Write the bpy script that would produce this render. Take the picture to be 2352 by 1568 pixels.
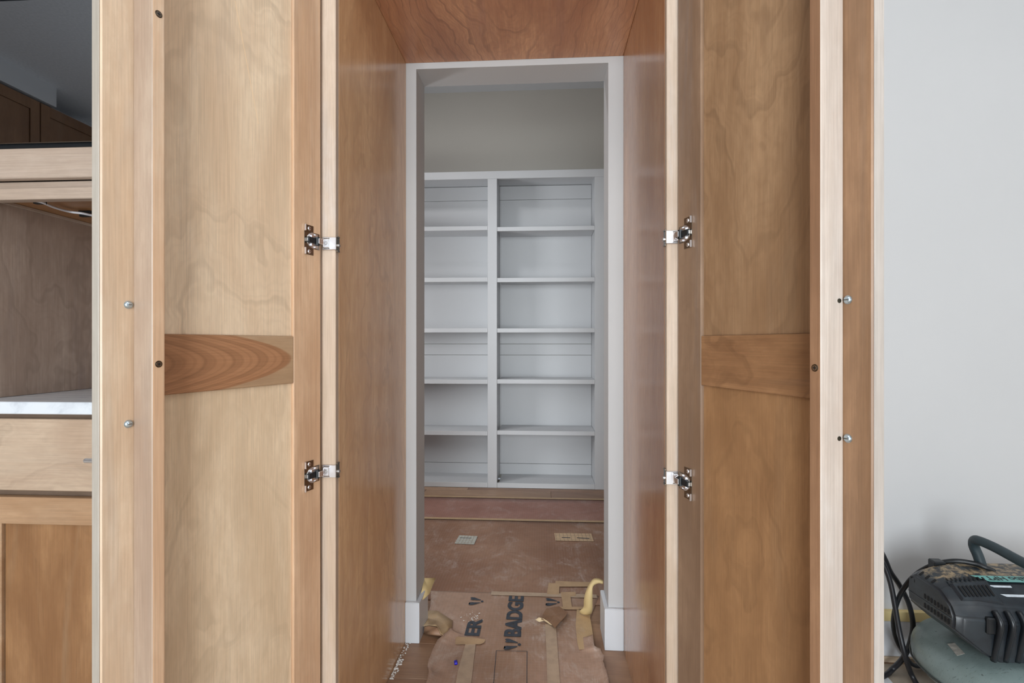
import bpy, bmesh, math, random
from mathutils import Matrix, Vector, noise
from math import sin, cos, pi, radians
random.seed(7)
sc = bpy.context.scene
C = sc.collection
for o in list(bpy.data.objects): bpy.data.objects.remove(o)

# ------------------------------------------------------------------ camera, world, lights, exposure
CAMH = 1.055; F = 1150.0; TH = math.atan(70/1150); HY = 789.0
S_, C_ = sin(TH), cos(TH)
cam = bpy.data.cameras.new('camera'); co = bpy.data.objects.new('camera', cam); C.objects.link(co)
cam.sensor_width = 36; cam.lens = F/2352*36; cam.shift_y = 5/2352; cam.clip_start = .02
co.location = (0, 0, CAMH); co.rotation_euler = (pi/2, 0, TH); sc.camera = co
w = bpy.data.worlds.new('world'); sc.world = w; w.use_nodes = True
w.node_tree.nodes['Background'].inputs[0].default_value = (.80, .88, 1, 1)
w.node_tree.nodes['Background'].inputs[1].default_value = .35
sc.view_settings.view_transform = 'Standard'; sc.view_settings.look = 'None'
sc.view_settings.exposure = -0.08; sc.view_settings.gamma = 1; sc.view_settings.use_curve_mapping = False
def area(name, loc, target, size, energy, col=(1, 1, 1), shape='RECTANGLE', sy=None):
    l = bpy.data.lights.new(name, 'AREA'); l.shape = shape; l.size = size
    l.size_y = sy or size; l.energy = energy; l.color = col
    o = bpy.data.objects.new(name, l); C.objects.link(o); o.location = loc
    d = Vector(target) - Vector(loc); o.rotation_euler = d.to_track_quat('-Z', 'Y').to_euler()
    return o
area('window_daylight', (3.75, -1.0, 1.5), (0, -.2, 1.2), 2.2, 26, (.92, .96, 1), sy=1.7)
area('front_fill', (-.25, -2.95, 1.2), (-.15, 1, 1.1), 1.5, 170, (.88, .955, 1), sy=2.2)  # unseen fill light added behind the camera to brighten the passage
for k, (x, y) in enumerate([(-1.6, -.6), (.3, -.2), (2.0, -.4)]):
    area('ceiling_lamp_light', (x, y, 3.0), (x, y, 0), .5, 8, (1, .97, .93), 'DISK')
area('pantry_lamp_light', (-1.05, 2.45, 2.96), (-.35, 3.0, 0), .30, 9, (.98, .98, 1), 'DISK')
area('pantry_window_daylight', (-1.62, 2.75, 1.25), (0, 3.3, 1.1), .6, 21, (.94, .97, 1), sy=.8)

# ------------------------------------------------------------------ unprojection of survey points to the place
def ray(px, py):
    a = (px-1176)/F; b = -(py-HY)/F
    return a*C_-S_, a*S_+C_, b
def at(px, py, Y):           # point on the plane y = Y
    dx, dy, dz = ray(px, py); t = Y/dy
    return Vector((dx*t, Y, CAMH+dz*t))
def fl(px, py, z=0.0):       # point on the horizontal plane at height z
    dx, dy, dz = ray(px, py); t = (z-CAMH)/dz
    return Vector((dx*t, dy*t, z))

# ------------------------------------------------------------------ materials
def lin(c):
    return tuple((v/255/12.92 if v/255 <= .04045 else ((v/255+.055)/1.055)**2.4) for v in c) + (1,)
class G:
    def __init__(s, name):
        s.m = bpy.data.materials.new(name); s.m.use_nodes = True; s.t = s.m.node_tree
        s.b = s.t.nodes['Principled BSDF']
    def n(s, t, **k):
        x = s.t.nodes.new(t)
        for a, b in k.items(): setattr(x, a, b)
        return x
    def l(s, a, b): s.t.links.new(a, b)
    def math(s, op, a, b=None, c=None, clamp=False):
        x = s.n('ShaderNodeMath', operation=op); x.use_clamp = clamp
        for i, v in enumerate((a, b, c)):
            if v is None: continue
            if isinstance(v, (int, float)): x.inputs[i].default_value = v
            else: s.l(v, x.inputs[i])
        return x.outputs[0]
    def mix(s, f, a, b, blend='MIX'):
        x = s.n('ShaderNodeMix', data_type='RGBA', blend_type=blend)
        for i, v in ((0, f), (6, a), (7, b)):
            if isinstance(v, (int, float, tuple)): x.inputs[i].default_value = v
            else: s.l(v, x.inputs[i])
        return x.outputs[2]
    def coords(s): return s.n('ShaderNodeTexCoord').outputs['Object']
    def scaled(s, vec, sc_, off=(0, 0, 0)):
        x = s.n('ShaderNodeMapping'); x.inputs['Scale'].default_value = sc_; x.inputs['Location'].default_value = off
        s.l(vec, x.inputs[0]); return x.outputs[0]
    def noise(s, vec, scale=1, detail=3, rough=.5, dist=0):
        x = s.n('ShaderNodeTexNoise'); x.inputs['Scale'].default_value = scale; x.inputs['Detail'].default_value = detail
        x.inputs['Roughness'].default_value = rough; x.inputs['Distortion'].default_value = dist
        s.l(vec, x.inputs['Vector']); return x.outputs['Fac']
    def ramp(s, f, a, b, va=0.0, vb=1.0):
        x = s.n('ShaderNodeMapRange'); x.interpolation_type = 'SMOOTHSTEP'
        x.inputs[1].default_value = a; x.inputs[2].default_value = b; x.inputs[3].default_value = va; x.inputs[4].default_value = vb
        s.l(f, x.inputs[0]); return x.outputs[0]
    def bump(s, h, strength=.1, dist=.001):
        x = s.n('ShaderNodeBump'); x.inputs['Strength'].default_value = strength; x.inputs['Distance'].default_value = dist
        s.l(h, x.inputs['Height']); s.l(x.outputs[0], s.b.inputs['Normal'])
    def base(s, c):
        if isinstance(c, tuple): s.b.inputs['Base Color'].default_value = c
        else: s.l(c, s.b.inputs['Base Color'])

_seed = [0]
def wood(name, light, dark, axis='z', across='x', rough=.38, fig=0.0, freq=9.0, k=30.0, x0=0.0, grey=.35, tint=(150, 132, 120),
         streak=.5, fine=.10, scratch=None, spec=.5, oval=None):
    g = G(name); _seed[0] += 1; sd = _seed[0]*3.71
    sep = g.n('ShaderNodeSeparateXYZ'); g.l(g.coords(), sep.inputs[0])
    o = {'x': sep.outputs[0], 'y': sep.outputs[1], 'z': sep.outputs[2]}
    third = [q for q in 'xyz' if q not in (axis, across)][0]
    cb = g.n('ShaderNodeCombineXYZ'); g.l(o[across], cb.inputs[0]); g.l(o[third], cb.inputs[1]); g.l(o[axis], cb.inputs[2])
    v = cb.outputs[0]; off = (sd, sd*1.3, sd*.7)
    blot = g.noise(g.scaled(v, (7, 7, 1.9), off), 1, 5, .6, .5)
    col = g.mix(g.ramp(blot, .3, .72), lin(light), lin(dark))
    gr = g.noise(g.scaled(v, (11, 11, 1.3), (sd+9, sd, 4)), 1, 3, .6, .8)
    col = g.mix(g.ramp(gr, .5, .78, 0, grey), col, lin(tint))
    mott = g.noise(g.scaled(v, (60, 60, 22), off), 1, 5, .65)          # maple mottle
    col = g.mix(g.ramp(mott, .35, .65, .34, 0), col, lin(dark))
    med = g.noise(g.scaled(v, (90, 90, 1.6), off), 1, 4, .6, .2)
    col = g.mix(g.ramp(med, .38, .66, 0, streak*.45), col, lin(dark))
    if fig > 0:
        warp = g.noise(g.scaled(v, (6, 6, 4.0), off), 1, 3, .55)
        dx = g.math('SUBTRACT', o[across], x0)
        q = g.math('MULTIPLY', g.math('MULTIPLY', dx, dx), k)
        f = g.math('ADD', g.math('MULTIPLY', g.math('SUBTRACT', o[axis], g.math('MULTIPLY', q, -1)), freq), g.math('MULTIPLY', warp, 4.2))
        big = g.noise(g.scaled(v, (3, 3, 1.5), off), 1, 2)
        s = g.math('SINE', g.math('MULTIPLY', f, 2*pi))
        line = g.ramp(s, .70, 1.0, 0, 1)
        s2 = g.math('SINE', g.math('MULTIPLY', f, 2*pi*4.3))
        band = g.ramp(s2, -.2, 1, 0, .35)
        tot = g.math('MULTIPLY', g.math('ADD', line, band), g.ramp(big, .35, .6, .25, 1))
        col = g.mix(g.math('MULTIPLY', tot, fig*.6, clamp=True), col, lin(tuple(int(q_*.80) for q_ in dark)))
    if oval:                                                            # nested pointed growth rings on one rail
        tip, mid, kk, heart = oval
        d = g.math('SUBTRACT', o[across], mid)
        warp = g.noise(g.scaled(v, (18, 18, 5), off), 1, 3)
        # distance behind the tip of a parabola that opens along the rail
        e = g.math('SUBTRACT', g.math('SUBTRACT', o[axis], tip), g.math('MULTIPLY', g.math('MULTIPLY', d, d), kk))
        e = g.math('ADD', e, g.math('MULTIPLY', warp, .018))
        inside = g.ramp(e, -.002, .012)
        col = g.mix(g.math('MULTIPLY', inside, .75), col, lin(heart))
        s = g.math('SINE', g.math('MULTIPLY', e, 2*pi*52)); s3 = g.math('SINE', g.math('MULTIPLY', e, 2*pi*17))
        rr = g.math('ADD', g.ramp(s, 0, 1, 0, .35), g.ramp(s3, -.2, 1, 0, .55))
        col = g.mix(g.math('MULTIPLY', rr, g.math('MULTIPLY', inside, .55)), col, lin(tuple(int(c*.72) for c in heart)))
    fi = g.noise(g.scaled(v, (420, 420, 9), off), 1, 2)
    col = g.mix(1.0, col, g.ramp(fi, .3, .7, 1-fine, 1.0+fine*.3), 'MULTIPLY')
    if scratch:
        (xa, za), (xb, zb) = scratch
        t = g.math('DIVIDE', g.math('SUBTRACT', o['z'], za), zb-za)
        lx = g.math('ADD', g.math('MULTIPLY', t, xb-xa), xa)
        dd = g.math('ABSOLUTE', g.math('SUBTRACT', o['x'], lx))
        mk = g.math('MULTIPLY', g.ramp(dd, .0004, .0016, 1, 0), g.math('MULTIPLY', g.math('GREATER_THAN', t, 0), g.math('LESS_THAN', t, 1)))
        col = g.mix(g.math('MULTIPLY', mk, .6), col, lin((238, 206, 165)))
    g.base(col); g.b.inputs['Roughness'].default_value = rough
    g.b.inputs['Specular IOR Level'].default_value = spec
    g.bump(fi, .12, .0004)
    return g.m

def paint(name, c, rough=.5, var=.03, metal=0.0, spec=.5, bump=.0, scale=3.0):
    g = G(name); v = g.coords()
    n = g.noise(v, scale, 4)
    g.base(g.mix(1.0, lin(c), g.ramp(n, .3, .7, 1-var, 1.0), 'MULTIPLY'))
    g.b.inputs['Roughness'].default_value = rough; g.b.inputs['Metallic'].default_value = metal
    g.b.inputs['Specular IOR Level'].default_value = spec
    if bump: g.bump(g.noise(v, 220, 3), bump, .0006)
    return g.m

def paper(name, c, c2, dust=.35, rough=.55, dustc=(214, 204, 196), weave=True, sd=0.0):
    g = G(name); v = g.coords()
    col = g.mix(g.ramp(g.noise(g.scaled(v, (1, 1, 1), (sd, sd, 0)), 2.4, 4, .6), .35, .68), lin(c), lin(c2))
    col = g.mix(g.ramp(g.noise(g.scaled(v, (1, 1, 1), (sd, 1, 0)), 38, 4, .7), .4, .7, 0, .35), col, lin(tuple(int(q*.8) for q in c)))
    d1 = g.noise(g.scaled(v, (1, 1, 1), (3+sd, 8, 0)), 3.6, 7, .72, 1.4)
    d2 = g.noise(g.scaled(v, (1, .35, 1), (7+sd, 3, 0)), 22, 8, .85, .8)
    dm = g.math('MULTIPLY', g.ramp(d1, .46, .68), g.ramp(d2, .40, .68))
    sp = g.ramp(g.noise(g.scaled(v, (1, 1, 1), (2, sd, 0)), 130, 2), .745, .78, 0, .6)
    dm = g.math('ADD', dm, sp, clamp=True)
    col = g.mix(g.math('MULTIPLY', dm, dust), col, lin(dustc))
    if weave:
        sp_ = g.n('ShaderNodeSeparateXYZ'); g.l(v, sp_.inputs[0])
        wx = g.math('SINE', g.math('MULTIPLY', sp_.outputs[0], 2*pi*75)); wy = g.math('SINE', g.math('MULTIPLY', sp_.outputs[1], 2*pi*75))
        wv = g.math('MAXIMUM', wx, wy); col = g.mix(g.ramp(wv, .80, 1, 0, .07), col, lin(dustc))
    g.base(col); g.b.inputs['Roughness'].default_value = rough
    g.bump(g.noise(v, 14, 4, .6), .25, .004)
    return g.m

def metal(name, c, rough=.2):
    return paint(name, c, rough, .05, 1.0)

M = {}
M['wall'] = paint('wall_paint', (194, 194, 195), .7, .02, bump=.05)
M['greige'] = paint('greige_paint', (196, 192, 184), .75, .02)
M['ceil'] = paint('ceiling_texture', (225, 228, 232), .9, .10, bump=.9, scale=60)
M['trim'] = paint('white_trim', (214, 217, 222), .38, .02)
M['shelf'] = paint('shelf_paint', (206, 207, 209), .45, .02)
M['chrome'] = metal('nickel', (236, 236, 240), .30)
M['dull'] = metal('dull_nickel', (150, 142, 132), .25)
M['zinc'] = metal('zinc', (190, 205, 215), .3)
M['blk'] = paint('black_plastic', (22, 26, 30), .42, .2, scale=30)
M['dscrew'] = metal('dark_screw', (92, 84, 72), .35)
M['quartz'] = None
g = G('quartz'); v = g.coords()
g.base(g.mix(g.ramp(g.noise(g.scaled(v, (1.5, 9, 1)), 4, 6, .7, 1.0), .45, .75), lin((218, 223, 230)), lin((178, 184, 194))))
g.b.inputs['Roughness'].default_value = .22; M['quartz'] = g.m
g = G('oven_glass'); g.base(lin((128, 131, 136))); g.b.inputs['Metallic'].default_value = 1.0; g.b.inputs['Roughness'].default_value = .012; M['glass'] = g.m

# ------------------------------------------------------------------ object helpers
WM = {}
def empty(name, loc, label=None, cat=None, group=None, kind=None):
    o = bpy.data.objects.new(name, None); C.objects.link(o); o.location = loc; o.empty_display_size = .05
    WM[o.name] = Matrix.Translation(loc); tag(o, label, cat, group, kind); return o
def tag(o, label=None, cat=None, group=None, kind=None):
    for k_, v_ in (('label', label), ('category', cat), ('group', group), ('kind', kind)):
        if v_: o[k_] = v_
    return o
def link(name, me, mats, parent=None, mw=None):
    mats = mats if isinstance(mats, (list, tuple)) else [mats]
    for m in mats: me.materials.append(m)
    o = bpy.data.objects.new(name, me); C.objects.link(o)
    mw = mw or Matrix.Identity(4); o.matrix_basis = mw
    if parent is not None:
        o.parent = parent; o.matrix_parent_inverse = WM[parent.name].inverted()
    WM[o.name] = mw.copy(); return o
def bm_obj(name, bm, mats, parent=None, mw=None, smooth=False):
    bmesh.ops.recalc_face_normals(bm, faces=bm.faces)
    me = bpy.data.meshes.new(name); bm.to_mesh(me); bm.free()
    if smooth:
        for p in me.polygons: p.use_smooth = True
    return link(name, me, mats, parent, mw)
def abox(bm, lo, hi, bev=0.0, mi=0, seg=1):
    b = bmesh.new()
    r = bmesh.ops.create_cube(b, size=1)
    for v_ in b.verts: v_.co = Vector([(lo[i]+hi[i])/2 + v_.co[i]*(hi[i]-lo[i]) for i in range(3)])
    if bev: bmesh.ops.bevel(b, geom=list(b.edges), offset=bev, segments=seg, affect='EDGES', profile=.6)
    merge(bm, b, mi)
def merge(bm, b, mi=0, mat=None):
    if mat is not None: bmesh.ops.transform(b, matrix=mat, verts=b.verts)
    for f_ in b.faces: f_.material_index = mi
    me = bpy.data.meshes.new('tmp'); b.to_mesh(me); b.free(); bm.from_mesh(me); bpy.data.meshes.remove(me)
def box(name, lo, hi, mat, parent=None, bev=.0012, mw=None):
    lo2 = [min(a, b) for a, b in zip(lo, hi)]; hi2 = [max(a, b) for a, b in zip(lo, hi)]
    bm = bmesh.new(); abox(bm, lo2, hi2, bev)
    return bm_obj(name, bm, mat, parent, mw)
def cyl(bm, p0, p1, r0, r1=None, seg=20, mi=0, bev=0):
    p0, p1 = Vector(p0), Vector(p1); d = p1-p0
    b = bmesh.new(); bmesh.ops.create_cone(b, cap_ends=True, segments=seg, radius1=r0, radius2=r0 if r1 is None else r1, depth=d.length)
    if bev:
        eds = [e for e in b.edges if len(e.link_faces) == 2 and any(len(f_.verts) > 4 for f_ in e.link_faces)]
        bmesh.ops.bevel(b, geom=eds, offset=bev, segments=2, affect='EDGES')
    merge(bm, b, mi, Matrix.Translation((p0+p1)/2) @ d.to_track_quat('Z', 'Y').to_matrix().to_4x4())
def sphere(bm, c, r, sc_=(1, 1, 1), mi=0, u=16, v=10):
    b = bmesh.new(); bmesh.ops.create_uvsphere(b, u_segments=u, v_segments=v, radius=r)
    merge(bm, b, mi, Matrix.Translation(c) @ Matrix.Diagonal((*sc_, 1)))
def spline(pts, n=8):
    pts = [Vector(p) for p in pts]; out = []
    P = [2*pts[0]-pts[1]] + pts + [2*pts[-1]-pts[-2]]
    for i in range(1, len(P)-2):
        a, b, c, d = P[i-1:i+3]
        for j in range(n):
            t = j/n
            out.append(.5*((2*b) + (-a+c)*t + (2*a-5*b+4*c-d)*t*t + (-a+3*b-3*c+d)*t**3))
    out.append(pts[-1]); return out
def tube(bm, pts, r, seg=12, mi=0):
    pts = [Vector(p) for p in pts]; rings = []; up = Vector((.13, .27, .95)).normalized()
    for i, p in enumerate(pts):
        t = (pts[min(i+1, len(pts)-1)] - pts[max(i-1, 0)]).normalized()
        s = t.cross(up)
        if s.length < .05: s = t.cross(Vector((1, 0, 0)))
        s.normalize(); up = s.cross(t).normalized()
        rings.append([bm.verts.new(p + (s*cos(2*pi*k/seg) + up*sin(2*pi*k/seg))*r) for k in range(seg)])
    for a, b in zip(rings, rings[1:]):
        for k in range(seg):
            f_ = bm.faces.new((a[k], a[(k+1) % seg], b[(k+1) % seg], b[k])); f_.material_index = mi; f_.smooth = True
    for rg in (rings[0], rings[-1]):
        f_ = bm.faces.new(rg); f_.material_index = mi
def plate(bm, pts, dz, mi=0):      # thin prism over a polygon given as a list of points; dz = thickness vector
    dz = Vector(dz); a = [bm.verts.new(p) for p in pts]; b = [bm.verts.new(Vector(p)+dz) for p in pts]
    n = len(a); fs = [bm.faces.new(a), bm.faces.new(b)]
    for i in range(n): fs.append(bm.faces.new((a[i], a[(i+1) % n], b[(i+1) % n], b[i])))
    for f_ in fs: f_.material_index = mi
def struct(name, lo, hi, mat, label=None, bev=0.0):
    o = box(name, lo, hi, mat, None, bev); tag(o, label, None, None, 'structure'); return o
def smooth_by_angle(o, ang=35):
    me = o.data
    for p in me.polygons: p.use_smooth = True
    me.set_sharp_from_angle(angle=radians(ang))

# ------------------------------------------------------------------ the place
YF, YW, YW2 = 1.146, 1.753, 1.875          # cabinet front, kitchen side and pantry side of the wall
XL, XR = -.484, .279                        # inside of the walk-through cabinet
OL, OR, OT = -.447, .2277, 2.0285           # opening in the wall
YB, YBB = 3.65, 3.925                       # bookcase front, pantry back wall
KC, PC = 3.05, 3.04

# kitchen side wall with its opening (the three pieces around it are one mesh)
bm = bmesh.new()
abox(bm, (-3.95, YW, 0), (OL, YW2, KC)); abox(bm, (OR, YW, 0), (4.0, YW2, KC)); abox(bm, (OL, YW, OT), (OR, YW2, KC))
bmesh.ops.remove_doubles(bm, verts=bm.verts, dist=.0001)
tag(bm_obj('wall_back', bm, M['wall']), 'smooth white painted wall with a doorway through to the pantry', None, None, 'structure')
struct('wall_pantry_back', (-1.75, YBB, 0), (1.35, YBB+.1, PC+.05), M['greige'], 'greige pantry wall above the built-in shelves')
struct('wall_pantry_left', (-1.75, YW2, 0), (-1.65, YBB, PC+.05), M['greige'])
struct('wall_pantry_right', (1.25, YW2, 0), (1.35, YBB, PC+.05), M['greige'])
struct('ceiling_pantry', (-1.75, YW2, PC), (1.35, YBB, PC+.05), M['trim'])
struct('ceiling', (-4.2, -3.15, KC), (4.1, YW2, KC+.08), M['ceil'])
struct('wall_right', (4.0, -3.15, 0), (4.1, YW2, KC), M['wall'])
struct('wall_left', (-4.3, -3.15, 0), (-4.14, YW2, KC), M['wall'])
struct('wall_front', (-4.2, -3.25, 0), (4.1, -3.12, KC), M['wall'])
struct('trim_1', (-4.14, -1.44, 2.90), (-3.79, YW-.002, KC), M['wall'], 'white soffit above the far cabinets')
# floor slab and hardwood planks
floor = struct('floor', (-4.2, -3.15, -.05), (4.1, YBB, -.012), paint('subfloor_bounce', (205, 192, 178), .8), 'hardwood floor under protective paper')  # unseen slab kept pale so it bounces light up into the cabinet
PM = [wood('plank_oak_%d' % i, l, d, 'x', 'y', .42, fig=.5, freq=3.5, k=40, x0=1.2+i*.4, grey=.3, streak=.9)
      for i, (l, d) in enumerate([((178, 142, 112), (142, 108, 84)), ((188, 152, 122), (150, 116, 90)), ((168, 130, 102), (134, 100, 78))])]
y = 1.0; row = 0
while y < YB:
    pw = .185 if y+.185 < YB else YB-y
    x = -1.64 - random.random()*.0
    first = True
    while x < 1.24:
        L = random.choice([.9, 1.15, 1.4]) if not first else random.choice([.55, .8, 1.1])
        x2 = min(x+L, 1.24)
        if not (YW-.0 < y+pw/2 < YW2 and False):
            box('plank', (x+.0006, y+.0006, -.012), (x2-.0006, y+pw-.0006, 0), random.choice(PM), floor, .0012)
        x = x2; first = False
    y += pw; row += 1
box('plank', (1.2405, 1.0, -.012), (2.6, 1.75, -.0005), PM[0], floor, .001)

# base trim: two wrapped corners at the opening, one long run to the right
def lbase(name, xs, xj, sgn, label):
    bm = bmesh.new(); T = .014; h = .142
    a = xs; b = xj + sgn*T
    pts = [(a, YW-T), (b, YW-T), (b, YW2), (xj, YW2), (xj, YW), (a, YW)]
    vs0 = [bm.verts.new((p[0], p[1], 0.0005)) for p in pts]; vs1 = [bm.verts.new((p[0], p[1], h)) for p in pts]
    bm.faces.new(vs0); bm.faces.new(vs1)
    for i in range(6): bm.faces.new((vs0[i], vs0[(i+1) % 6], vs1[(i+1) % 6], vs1[i]))
    bmesh.ops.recalc_face_normals(bm, faces=bm.faces)
    bmesh.ops.bevel(bm, geom=[e for e in bm.edges if min(v_.co.z for v_ in e.verts) > .1 or abs(e.verts[0].co.z-e.verts[1].co.z) > .1], offset=.0018, segments=2, affect='EDGES')
    return tag(bm_obj(name, bm, M['trim']), label, None, None, 'structure')
lbase('baseboard_left', XL+.0005, OL, 1, 'white baseboard wrapping the left jamb of the opening')
lbase('baseboard_right', XR-.0005, OR, -1, 'white baseboard wrapping the right jamb of the opening')
struct('baseboard_back', (.36, YW-.015, .0005), (4.0, YW, .134), M['trim'], 'white baseboard on the bare wall at the right', .002)
MT = paint('masking_tape', (226, 206, 150), .7, .06)
tag(box('masking_tape', (.36, YW-.018, .134), (2.8, YW-.0003, .166), MT, None, .001), 'long yellow masking tape strip along the top of the right baseboard', 'tape')
tag(box('paper_strip', (.62, YW-.024, .0005), (2.8, YW-.0155, .0175), paint('beige_paper_edge', (196, 176, 152), .8, .1, scale=20), None, .0008),
    'beige paper strip folded against the foot of the right baseboard', 'paper')

# ------------------------------------------------------------------ built-in shelves in the pantry
def bx(px, Y=YB): return at(px, HY, Y).x
def bz(py, px=1250, Y=YB): return at(px, py, Y).z
bk = empty('built_in_shelving', (-.1, YB, 0), 'tall white painted built-in shelving with two bays at the back of the pantry', 'shelving')
d0, d1 = bx(1120), bx(1141.5); s0, s1 = bx(1366.5), bx(1366.5)+.075
zt = 2.318; zr = bz(410, 1150); LX = d0-.80
ms = M['shelf']
box('side_panel', (s0+.001, YB+.02, .03), (s1-.02, YBB, zt), ms, bk)
box('side_panel', (LX-.05, YB+.02, .03), (LX-.001, YBB, zt), ms, bk)
box('partition', (d0+.012, YB+.02, .03), (d1-.004, YBB-.014, zt-.01), ms, bk)
box('face_stile', (s0, YB, .0005), (s1, YB+.02, zr), ms, bk)
box('face_stile', (LX-.07, YB, .0005), (LX, YB+.02, zr), ms, bk)
box('face_stile', (d0, YB, .0005), (d1, YB+.02, zr), ms, bk)
box('top_rail', (LX-.07, YB, zr+.0005), (s1, YB+.02, zt), ms, bk)
box('top_panel', (LX-.05, YB+.0205, zt-.028), (s1-.02, YBB, zt-.001), ms, bk)
zj = [.0305, at(1250, 1064, YBB).z, at(1250, 815, YBB).z, at(1250, 789.5, YBB).z, at(1250, 459, YBB).z, zt-.03]
for a, b in zip(zj, zj[1:]):
    for xa, xb in ((LX, d0+.011), (d1-.003, s0)):
        box('back_board', (xa, YBB-.013, a+.0012), (xb, YBB-.001, b-.0012), ms, bk, .0015)
ys = [(519.5, 529), (637.2, 647), (753.6, 763.3), (871.3, 881.3), (989.7, 999.3), (1109, 1118.5)]
for i, (a, b) in enumerate(ys):
    for xa, xb in ((LX+.001, d0-.001), (d1+.001, s0-.001)):
        px = 1045 if xb < d0 else 1255
        za, zb = at(px, a, YB).z, at(px, b, YB).z
        if i == 5: zb = .0005; za = .036
        bm = bmesh.new(); abox(bm, (xa, YB+.002, zb), (xb, YB+.02, za), .001)
        abox(bm, (xa-.0+(.013 if xa > d0 else 0), YB+.0201, za-.02), (xb+(.012 if xb < d0 else 0), YBB-.0145, za), .0)
        bm_obj('shelf' if i < 5 else 'bottom_panel', bm, ms, bk)

# ------------------------------------------------------------------ walk-through cabinet
cab = empty('tall_cabinet', ((XL+XR)/2, YF, 0), 'tall walk-through cabinet of stained wood with both doors open, framing the pantry doorway', 'cabinet')
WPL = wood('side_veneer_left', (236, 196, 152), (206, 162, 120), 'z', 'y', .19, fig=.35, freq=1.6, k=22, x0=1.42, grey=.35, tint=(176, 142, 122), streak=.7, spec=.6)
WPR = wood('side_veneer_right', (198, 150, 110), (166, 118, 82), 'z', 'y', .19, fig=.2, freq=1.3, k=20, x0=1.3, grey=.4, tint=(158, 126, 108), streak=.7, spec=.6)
WTOP = wood('top_veneer', (222, 166, 124), (180, 124, 90), 'y', 'x', .33, fig=.75, freq=4.0, k=16, x0=-.1, grey=.4, tint=(160, 122, 112), streak=.6)
WFR = wood('frame_maple', (206, 186, 168), (184, 160, 138), 'z', 'x', .4, grey=.8, tint=(190, 184, 182), streak=.3)
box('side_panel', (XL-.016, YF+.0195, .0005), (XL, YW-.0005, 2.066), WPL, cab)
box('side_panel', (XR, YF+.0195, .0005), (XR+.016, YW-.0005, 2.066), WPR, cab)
box('top_panel', (XL+.0002, YF+.0195, 2.050), (XR-.0002, YW-.0005, 2.066), WTOP, cab)
box('face_frame_stile', (XL-.036, YF, .0005), (XL, YF+.019, 2.05), WFR, cab, .0015)
box('face_frame_stile', (XR, YF, .0005), (XR+.036, YF+.019, 2.05), WFR, cab, .0015)
box('face_frame_rail', (XL-.036, YF, 2.0505), (XR+.036, YF+.019, 2.14), wood('rail_maple', (196, 170, 146), (170, 140, 112), 'x', 'z'), cab)

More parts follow.
